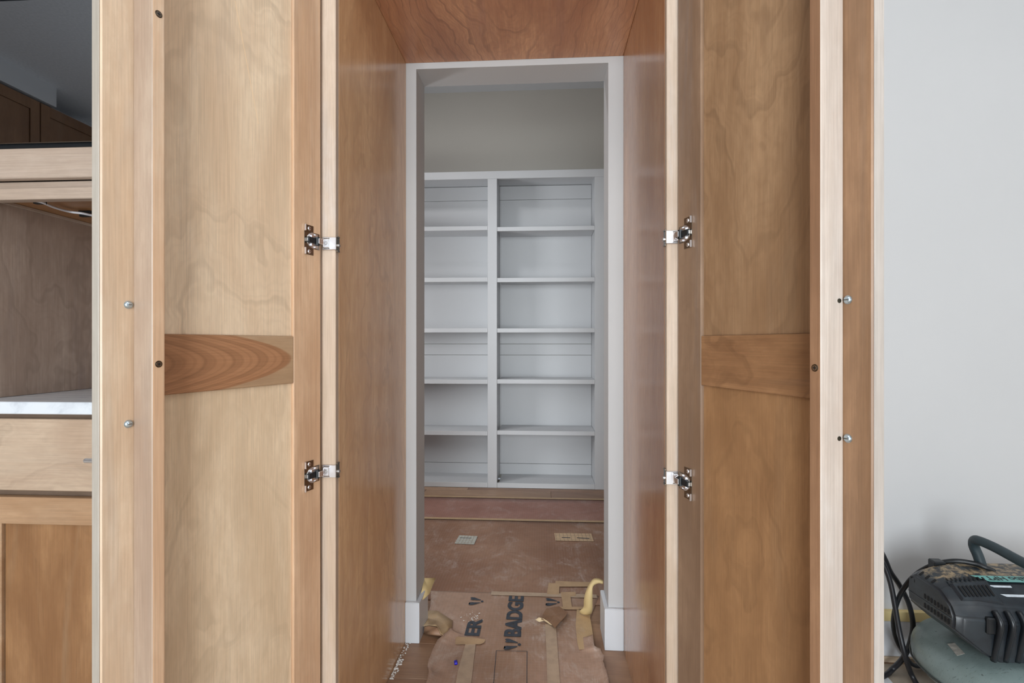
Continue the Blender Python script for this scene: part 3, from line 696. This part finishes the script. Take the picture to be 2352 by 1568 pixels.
# torn brown flap
fp = [fl(1255, 1397, .010), fl(1284, 1392, .010), fl(1304, 1406, .016), fl(1298, 1416, .020), fl(1288, 1426, .018), fl(1275, 1441, .022), fl(1262, 1430, .014),
      fl(1252, 1424, .016), fl(1243, 1422, .024), fl(1247, 1410, .012), fl(1274, 1412, .012)]
scrap('torn_paper_flap', fp, [(0, 1, 10), (1, 2, 10), (2, 3, 10), (3, 4, 10), (4, 5, 10), (5, 6, 10), (6, 7, 10), (7, 8, 9, 10), (9, 0, 10)],
      paper('flap_brown', (150, 112, 80), (130, 92, 64), .15, weave=False, sd=30), 'torn flap of dark brown paper lifting off the printed sheet', smooth=False)
cp = [fl(1229, 1423, .012), fl(1238, 1417, .022), fl(1248, 1420, .022), fl(1259, 1427, .019), fl(1268, 1435, .017), fl(1263, 1434, .012), fl(1250, 1425, .013), fl(1239, 1428, .010)]
scrap('torn_paper_curl', cp, [(0, 1, 7), (1, 2, 6, 7), (2, 3, 5, 6), (3, 4, 5)], paint('paper_core_cream', (232, 208, 168), .7, .1), 'cream curled paper edge at the left of the torn brown flap')
# yellow masking paper standing at the left jamb
def q3(px, py, Y): return at(px, py, Y)
lp = [at(963, 1378, 1.775), at(975, 1327, 1.885), at(1001, 1327, 1.905), at(997, 1336, 1.895), at(986, 1364, 1.83), at(972, 1377, 1.79)]
scrap('yellow_paper_scrap', lp, [(0, 1, 4, 5), (1, 2, 3), (1, 3, 4)], P_yel, 'yellow masking paper scrap leaning out from the left jamb above the baseboard', sub=0)
# folded paper piece at the left baseboard
bp = [fl(984, 1402, .006), fl(1004, 1402, .010), fl(1000, 1424, .022), fl(1024, 1440, .026), fl(1020, 1460, .020), fl(1012, 1455, .036), fl(1004, 1438, .038), fl(985, 1436, .034), fl(973, 1438, .030), fl(972, 1430, .012),
      fl(1037, 1448, .010), fl(1040, 1425, .008)]
scrap('folded_paper_piece', bp, [(0, 1, 2, 8, 9), (2, 3, 4, 5), (2, 5, 6), (2, 6, 7, 8), (1, 11, 10, 3, 2), (3, 10, 4)], P_tan, 'crumpled tan paper piece folded up beside the left baseboard', sub=1)
tp3 = [fl(973, 1455, .006), fl(975, 1439, .033), fl(986, 1437, .037), fl(1004, 1440, .037), fl(1012, 1457, .030), fl(1025, 1462, .010), fl(1021, 1464, .006)]
scrap('torn_paper_edge', tp3, [(0, 1, 2), (0, 2, 3), (0, 3, 4), (0, 4, 6), (4, 5, 6)], paper('torn_brown', (164, 128, 100), (140, 104, 78), .1, weave=False, sd=33), 'brown torn underside of paper hanging beneath the crumpled tan piece', sub=0)
# yellow tape curling at the right jamb
ea = [(1385, 1332, 1.93), (1374, 1328, 1.935), (1363, 1329, 1.935), (1356, 1337, 1.93), (1350, 1347, 1.925), (1344, 1363, 1.92), (1341, 1380, 1.925), (1340, 1394, 1.935), (1332, 1402, 1.945), (1331, 1407, 1.96)]
eb = [(1385, 1341, 1.92), (1375, 1339, 1.92), (1367, 1342, 1.92), (1363, 1345, 1.915), (1361, 1352, 1.91), (1361, 1367, 1.91), (1361, 1384, 1.915), (1361, 1398, 1.925), (1357, 1410, 1.94), (1344, 1414, 1.945)]
ea = spline([at(*p) for p in ea], 4); eb = spline([at(*p) for p in eb], 4)
bm = bmesh.new(); pr = None
for a_, b_ in zip(ea, eb):
    a_.z = max(a_.z, .010); b_.z = max(b_.z, .009)
    m_ = (a_+b_)/2 + Vector((0, -.007, .002))
    cur = [bm.verts.new(q_) for q_ in (a_, m_, b_)]
    if pr:
        for k in (0, 1): f_ = bm.faces.new((pr[k], pr[k+1], cur[k+1], cur[k])); f_.smooth = True
    pr = cur
o = bm_obj('yellow_tape_curl', bm, P_yel, smooth=True); m = o.modifiers.new('t', 'SOLIDIFY'); m.thickness = .0006
tag(o, 'yellow masking tape ribbon curling down from the right jamb to the floor', 'tape')
# pale protective strips at the right edge of the sheet
sp = [(1325, 1402), (1354, 1412), (1356, 1424), (1362, 1462), (1365, 1492), (1330, 1496), (1326, 1480), (1322, 1440)]
tape(sp, P_tan, .0068, 'wide tan tape band along the right torn edge of the printed sheet')
# blue plastic chip and dust heaps
c = fl(1047, 1517, .0145); bm = bmesh.new(); b2 = bmesh.new(); abox(b2, (-.0052, -.0085, -.002), (.0052, .0085, .0035), .0012)
merge(bm, b2, 0, Matrix.Translation((c.x, c.y, .0082)) @ Matrix.Rotation(.25, 4, 'Z'))
b2 = bmesh.new(); abox(b2, (-.0018, -.006, .0035), (.0030, .002, .0050), .0006); merge(bm, b2, 0, Matrix.Translation((c.x, c.y, .0082)) @ Matrix.Rotation(.25, 4, 'Z'))
tag(bm_obj('plastic_chip', bm, paint('blue_plastic', (20, 10, 190), .25, .1)), 'tiny bright blue plastic chip lying on the printed floor paper', 'chip')
bm = bmesh.new()
for k in range(150):
    t = random.random()**.8; py = 1475 + 85*t; px = 931-(py-1473)*.44 + random.random()**2*10
    p = fl(px+1.5, py); r = random.choice([.0006, .001, .0016, .0024]) * (1.6 if .45 < t < .72 else 1)
    b2 = bmesh.new(); bmesh.ops.create_icosphere(b2, subdivisions=1, radius=r); merge(bm, b2, 0, Matrix.Translation((p.x+r, p.y, r*.45)) @ Matrix.Diagonal((1.3, 1.1, .6, 1)))
for k in range(40):
    p = fl(random.gauss(1085, 12), random.gauss(1420, 7)); r = random.choice([.0006, .0012, .002]); b2 = bmesh.new()
    bmesh.ops.create_icosphere(b2, subdivisions=1, radius=r); merge(bm, b2, 0, Matrix.Translation((p.x, p.y, .0068)) @ Matrix.Diagonal((1.6, 1, .5, 1)))
tag(bm_obj('plaster_crumbs', bm, paint('plaster', (228, 226, 222), .9)), 'white plaster crumbs scattered along the left cabinet side and on the paper', 'debris', None, 'stuff')

# ------------------------------------------------------------------ air compressor at the right
ac = empty('air_compressor', (1.29, 1.45, 0), 'scuffed portable air compressor with a green tank and black cover by the white wall', 'compressor')
MG = G('green_tank'); v = MG.coords()
c_ = MG.mix(MG.ramp(MG.noise(v, 6, 4, .6), .35, .7), lin((132, 148, 148)), lin((112, 128, 126)))
sc1 = MG.noise(MG.scaled(v, (30, 160, 60)), 1, 6, .75, 2.0)
c_ = MG.mix(MG.ramp(sc1, .57, .66, 0, .6), c_, lin((48, 54, 54))); c_ = MG.mix(MG.ramp(MG.noise(v, 90, 3), .70, .76, 0, .6), c_, lin((30, 30, 30)))
MG.base(c_); MG.b.inputs['Roughness'].default_value = .38; M['green'] = MG.m
MK = G('cover_plastic'); v = MK.coords()
sp_ = MK.n('ShaderNodeSeparateXYZ'); MK.l(v, sp_.inputs[0])
nn = MK.noise(v, 45, 5, .7, .6)
dust = MK.math('MULTIPLY', MK.ramp(nn, .42, .62), MK.math('MULTIPLY', MK.ramp(sp_.outputs[2], .400, .415), MK.ramp(sp_.outputs[1], 1.424, 1.446)))
c_ = MK.mix(MK.ramp(MK.noise(v, 25, 4), .3, .7), lin((40, 48, 54)), lin((26, 30, 36)))
c_ = MK.mix(MK.math('MULTIPLY', dust, .8), c_, lin((168, 146, 112)))
MK.base(c_); MK.b.inputs['Roughness'].default_value = .36; M['cover'] = MK.m
M['cover2'] = paint('lower_cover_plastic', (24, 30, 36), .32, .2, scale=30)
# tank: flattened round vessel
cx, cy, R0, ze, hh = 1.296, 1.475, .215, .148, .080
prof = []
for k in range(25):
    a = -pi/2 + pi*k/24; ca, sa = abs(cos(a))**.62, (abs(sin(a))**.9)*(1 if sin(a) > 0 else -1)
    prof.append((R0*ca, ze+hh*sa))
bm = bmesh.new(); NS = 56; rings = []
for r, z in prof[1:-1]: rings.append([bm.verts.new((cx+r*cos(2*pi*k/NS), cy+r*sin(2*pi*k/NS), z)) for k in range(NS)])
for a, b in zip(rings, rings[1:]):
    for k in range(NS): bm.faces.new((a[k], a[(k+1) % NS], b[(k+1) % NS], b[k]))
bm.faces.new(rings[0]); bm.faces.new(rings[-1])
tk = bm_obj('tank', bm, M['green'], ac, smooth=True); tk['label'] = 'scuffed grey green pancake tank'
bm = bmesh.new(); tube(bm, [(cx+(R0+.0005)*cos(t), cy+(R0+.0005)*sin(t), .128) for t in [2*pi*k/72 for k in range(73)]], .0028, 6)
bm_obj('seam', bm, paint('seam_dark', (62, 66, 64), .5, .5, scale=40), tk)
for ang in (200, 250, 20, 110):
    t = radians(ang); p = Vector((cx+.13*cos(t), cy+.13*sin(t), 0)); bm = bmesh.new(); cyl(bm, (p.x, p.y, .0008), (p.x, p.y, .082), .019, .014, 16, 0, .003)
    bm_obj('foot', bm, M['blk'], ac)
# tank sticker
bm = bmesh.new()
def on_tank(x, y):
    r = math.hypot(x-cx, y-cy)/R0; ca = min(r, .999); a = math.acos(ca**(1/.62)); return ze+hh*sin(a)**.9+.0012
cs = [(2176, 1479), (2193, 1477), (2216, 1502), (2198, 1507)]
vs = []
for px, py in cs:
    dx, dy, dz = ray(px, py); best = None
    for k in range(400):
        t = 1.0+k*.0015; x, y_, z = dx*t, dy*t, CAMH+dz*t
        if math.hypot(x-cx, y_-cy) < R0*.995 and z <= on_tank(x, y_): best = Vector((x, y_, on_tank(x, y_))); break
    vs.append(best)
if all(vs):
    plate(bm, vs, (0, 0, .0006)); bm_obj('sticker', bm, paint('worn_sticker', (186, 184, 176), .6, .35, scale=90), tk)
else: bm.free()
# cover: lofted sections
secs = [
 (1.060, [(1.362, .316), (1.360, .350), (1.372, .372), (1.408, .396), (1.492, .398), (1.520, .378), (1.524, .345), (1.520, .316)]),
 (1.078, [(1.352, .300), (1.350, .352), (1.368, .380), (1.408, .406), (1.496, .411), (1.528, .388), (1.532, .345), (1.528, .300)]),
 (1.125, [(1.350, .262), (1.344, .352), (1.362, .384), (1.408, .415), (1.500, .424), (1.536, .396), (1.542, .340), (1.536, .262)]),
 (1.165, [(1.352, .238), (1.338, .350), (1.358, .380), (1.408, .419), (1.505, .428), (1.542, .398), (1.548, .338), (1.540, .240)]),
 (1.300, [(1.356, .236), (1.334, .345), (1.352, .378), (1.408, .421), (1.510, .430), (1.546, .398), (1.552, .335), (1.542, .238)]),
 (1.480, [(1.356, .236), (1.334, .345), (1.352, .378), (1.408, .419), (1.510, .428), (1.546, .398), (1.552, .335), (1.542, .238)]),
 (1.520, [(1.380, .262), (1.370, .345), (1.380, .366), (1.412, .396), (1.492, .400), (1.520, .380), (1.524, .335), (1.516, .262)])]
bm = bmesh.new(); rr = []
for x, pl in secs: rr.append([bm.verts.new((x, a, b)) for a, b in pl])
for a, b in zip(rr, rr[1:]):
    for k in range(8): bm.faces.new((a[k], a[(k+1) % 8], b[(k+1) % 8], b[k]))
bm.faces.new(rr[0]); bm.faces.new(rr[-1])
bmesh.ops.recalc_face_normals(bm, faces=bm.faces)
bmesh.ops.bevel(bm, geom=[e for e in bm.edges if len(e.link_faces) == 2 and e.calc_face_angle(0) > .35], offset=.005, segments=3, affect='EDGES')
cv = bm_obj('cover', bm, M['cover'], ac); smooth_by_angle(cv, 30); cv['label'] = 'black vented plastic cover with dust on top'
# vent slots on the left end, two rows
def slot(p, ax, ay, L, Wd, dep=.0016, parent=cv):
    ax, ay = Vector(ax).normalized(), Vector(ay).normalized(); n = ax.cross(ay)
    bm = bmesh.new(); pts = []
    for k in range(9):
        t = -pi/2+pi*k/8; pts.append(Vector(p)+ax*(L/2-Wd/2+Wd/2*cos(t))+ay*(Wd/2*sin(t)))
    for k in range(9):
        t = pi/2+pi*k/8; pts.append(Vector(p)+ax*(-L/2+Wd/2+Wd/2*cos(t))+ay*(Wd/2*sin(t)))
    plate(bm, [q-n*dep/2 for q in pts], n*dep)
    return bm_obj('vent_slot', bm, M['slot'], parent)
M['slot'] = paint('slot_black', (6, 6, 8), .8)
for r_, zc in ((0, .3545), (1, .3290)):
    for k in range(8):
        slot((1.0604-.0008, 1.376+k*.0115, zc), (0, .05, 1), (0, 1, 0), .0135, .0052)
bm = bmesh.new(); tube(bm, [(1.0588, 1.362, .3415), (1.0588, 1.521, .3415)], .0006, 6); bm_obj('cover_seam', bm, paint('seam_line', (70, 78, 84), .5), cv)
# raised vent pad on the front slope and its slots
n_ = Vector((0, -.62, .78)).normalized(); e1 = Vector((1, 0, 0)); e2 = n_.cross(e1)*-1
def slope_pt(x, s, h=0):           # s = 0 lower edge .. 1 upper edge of the front slope
    t = max(0, min(1, (x-1.078)/(1.165-1.078))); lo_ = Vector((x, 1.368-.012*t, .380)); hi_ = Vector((x, 1.408, .406+.013*t))
    return lo_.lerp(hi_, s)+n_*h
bm = bmesh.new()
q = [slope_pt(1.088, .15), slope_pt(1.088, 1.15), slope_pt(1.185, 1.12), slope_pt(1.185, .10)]
q2 = [slope_pt(1.094, .22, .006), slope_pt(1.094, 1.05, .006), slope_pt(1.178, 1.02, .006), slope_pt(1.178, .18, .006)]
va = [bm.verts.new(p) for p in q]; vb = [bm.verts.new(p) for p in q2]; bm.faces.new(vb)
for k in range(4): bm.faces.new((va[k], va[(k+1) % 4], vb[(k+1) % 4], vb[k]))
bm_obj('vent_hood', bm, M['cover'], cv)
for k in range(8):
    x = 1.103+k*.0095; p = slope_pt(x, .62, .0072); d_ = (slope_pt(x, 1)-slope_pt(x, 0)).normalized()
    slot(p, d_, e1, .030, .0056)
for k in range(9):
    slot((1.092+k*.0112, 1.423-.0004*k, .4135+.0012*min(k, 6)+.0035), (.35, 1, .05), (1, -.3, .1), .014, .0042)
for k, (y_, z_) in enumerate(((1.440, .405), (1.462, .4055), (1.484, .406))):
    slot((1.0700, y_, z_-.0005), (.75, .1, .45), (0, 1, 0), .016, .006)
slot((1.0615, 1.505, .378), (.1, 1, 0), (0, 0, 1), .020, .016)
# ribs on the camera side
for k in range(12):
    x = 1.150+k*.029
    pth = [(x, 1.349, .374), (x, 1.338, .362), (x, 1.331, .345), (x, 1.337, .312), (x, 1.346, .275), (x, 1.352, .245)]
    bm = bmesh.new(); tube(bm, spline(pth, 3), .0066, 12)
    bm_obj('rib', bm, M['cover2'], cv)
box('vent_box', (1.125, 1.338, .318), (1.150, 1.352, .360), M['blk'], cv, .003)
# top label with lettering, upside down as seen from here
def top_z(x, y_): return .4205+(y_-1.408)*.093+.0012
lt = [(1.190, 1.4085), (1.56-.06, 1.4085), (1.56-.06, 1.436), (1.163, 1.436)]
bm = bmesh.new(); plate(bm, [Vector((x, y_, top_z(x, y_))) for x, y_ in lt], (0, 0, .0008))
lb = bm_obj('label_plate', bm, paint('teal_label', (112, 178, 172), .45, .15, scale=40), cv)
cu = bpy.data.curves.new('t', 'FONT'); cu.body = 'metabo HPT'; cu.size = 1; cu.offset = .02
to = bpy.data.objects.new('tmp', cu); C.objects.link(to); bpy.context.view_layer.update()
me = bpy.data.meshes.new_from_object(to.evaluated_get(bpy.context.evaluated_depsgraph_get())); bpy.data.objects.remove(to)
xm = max(v_.co.x for v_ in me.vertices); ym_ = max(v_.co.y for v_ in me.vertices)
for v_ in me.vertices:
    X = 1.192 + (1-v_.co.x/xm)*.145; Y = 1.4315 - (v_.co.y/ym_)*.018
    v_.co = Vector((X, Y, top_z(X, Y)+.0012))
link('lettering', me, paint('label_ink', (22, 34, 36), .6), lb)
def front_slope(x, s): return slope_pt(x, s, .0010)
for a, b, s0_, s1_ in ((1.190, 1.235, .80, .88), (1.205, 1.275, .42, .52)):
    bm = bmesh.new(); plate(bm, [front_slope(a, s0_), front_slope(b, s0_), front_slope(b, s1_), front_slope(a-.012, s1_)], n_*.0006)
    bm_obj('warning_sticker', bm, paint('white_sticker', (206, 214, 222), .5, .2, scale=120), cv)
# handle
hp = [(1.243, 1.497, .420), (1.238, 1.503, .450), (1.229, 1.506, .478), (1.224, 1.497, .497), (1.222, 1.478, .503), (1.220, 1.44, .4995), (1.217, 1.38, .4905), (1.215, 1.335, .484), (1.216, 1.318, .474), (1.221, 1.312, .45), (1.228, 1.330, .41), (1.235, 1.36, .375)]
hp = [(x+(.0 if i < 5 else .012*(i-4)*.9), y_, z) for i, (x, y_, z) in enumerate(hp)]
bm = bmesh.new(); tube(bm, spline(hp, 6), .0128, 18); bm_obj('handle', bm, paint('rubber_grip', (46, 60, 66), .5, .2, scale=50), ac)
box('gearbox', (1.118, 1.500, .40), (1.150, 1.528, .432), M['blk'], ac, .003)
# power cord of the compressor, leaving over the cover and looping to the floor
def cpt(px, py, Y): return at(px, py, Y)
cd = [cpt(2283, 1311, 1.47), cpt(2262, 1302, 1.475), cpt(2235, 1293, 1.49), cpt(2190, 1288, 1.51), cpt(2140, 1298, 1.54), cpt(2097, 1325, 1.58), cpt(2066, 1369, 1.61), cpt(2052, 1420, 1.64), cpt(2056, 1462, 1.665), cpt(2074, 1496, 1.685), cpt(2097, 1526, 1.69)]
last = cd[-1]; cd.append(Vector((last.x+.05, last.y+.01, .012))); cd.append(Vector((last.x+.12, last.y+.01, .011)))
for p in cd: p.z = max(p.z, .0095)
bm = bmesh.new(); tube(bm, spline(cd, 8), .0066, 12); bm_obj('power_cord', bm, M['blk'], ac)
hs = [fl(2112, 1582, .0085), fl(2092, 1545, .04), cpt(2079, 1505, 1.585), cpt(2065, 1446, 1.60), cpt(2055, 1388, 1.61), cpt(2044, 1334, 1.62), cpt(2026, 1290, 1.63), cpt(1996, 1262, 1.64), cpt(1985, 1235, 1.65), cpt(2008, 1240, 1.66), cpt(2032, 1282, 1.67), cpt(2045, 1312, 1.675),
      cpt(2067, 1345, 1.68), cpt(2088, 1388, 1.69), cpt(2097, 1435, 1.69), cpt(2090, 1477, 1.68), cpt(2074, 1511, 1.66), fl(2050, 1536, .014), fl(2032, 1551, .009), fl(1990, 1568, .009), fl(1930, 1575, .009)]
for p in hs: p.z = max(p.z, .009)
bm = bmesh.new(); tube(bm, spline(hs, 8), .0075, 12)
tag(bm_obj('air_hose', bm, paint('hose_rubber', (30, 31, 36), .42, .2, scale=30)), 'black air hose looped up behind the right door beside the compressor', 'hose')
# grey floor paper under the compressor and a white sheet corner
o = sheet('grey_floor_paper', paper('grey_paper', (186, 176, 162), (166, 152, 136), .25, weave=False, sd=41), [(YW-.03-.60*k/8, .70, 2.4) for k in range(9)], 20, .0002, wav=.0000, label='greyish paper covering the floor under the compressor')
q = [fl(1980, 1537), fl(2034, 1553), fl(2062, 1584), fl(1990, 1600)]
bm = bmesh.new(); plate(bm, [Vector((p.x, p.y, .0012)) for p in q], (0, 0, .004))
tag(bm_obj('white_board_offcut', bm, M['trim']), 'corner of a white board lying on the floor just beside the right door', 'board')

# ------------------------------------------------------------------ kitchen behind the camera, mirrored in the oven glass
up = empty('wall_cabinet', (-3.97, -.6, 1.45), 'run of dark stained wall cabinets seen mirrored in the oven glass', 'cabinet')
WK = wood('wall_cabinet_stain', (142, 106, 76), (112, 80, 56), 'z', 'y', .4, grey=.4, tint=(120, 100, 84), streak=.5)
box('body', (-4.138, -1.98, 1.45), (-3.812, .72, 2.888), WK, up)
yy = -1.975
for w_ in (.66, .66, .66, .66):
    a, b = yy+.004, yy+w_-.004; bm = bmesh.new()
    abox(bm, (-3.811, a, 1.46), (-3.79, a+.07, 2.878), .001); abox(bm, (-3.811, b-.07, 1.46), (-3.79, b, 2.878), .001)
    abox(bm, (-3.811, a+.07, 2.80), (-3.79, b-.07, 2.878), .001); abox(bm, (-3.811, a+.07, 1.46), (-3.79, b-.07, 1.54), .001)
    d_ = bm_obj('door', bm, WK, up); box('door_panel', (-3.811, a+.0715, 1.5415), (-3.798, b-.0715, 2.7985), WK, d_, .001)
    yy += w_
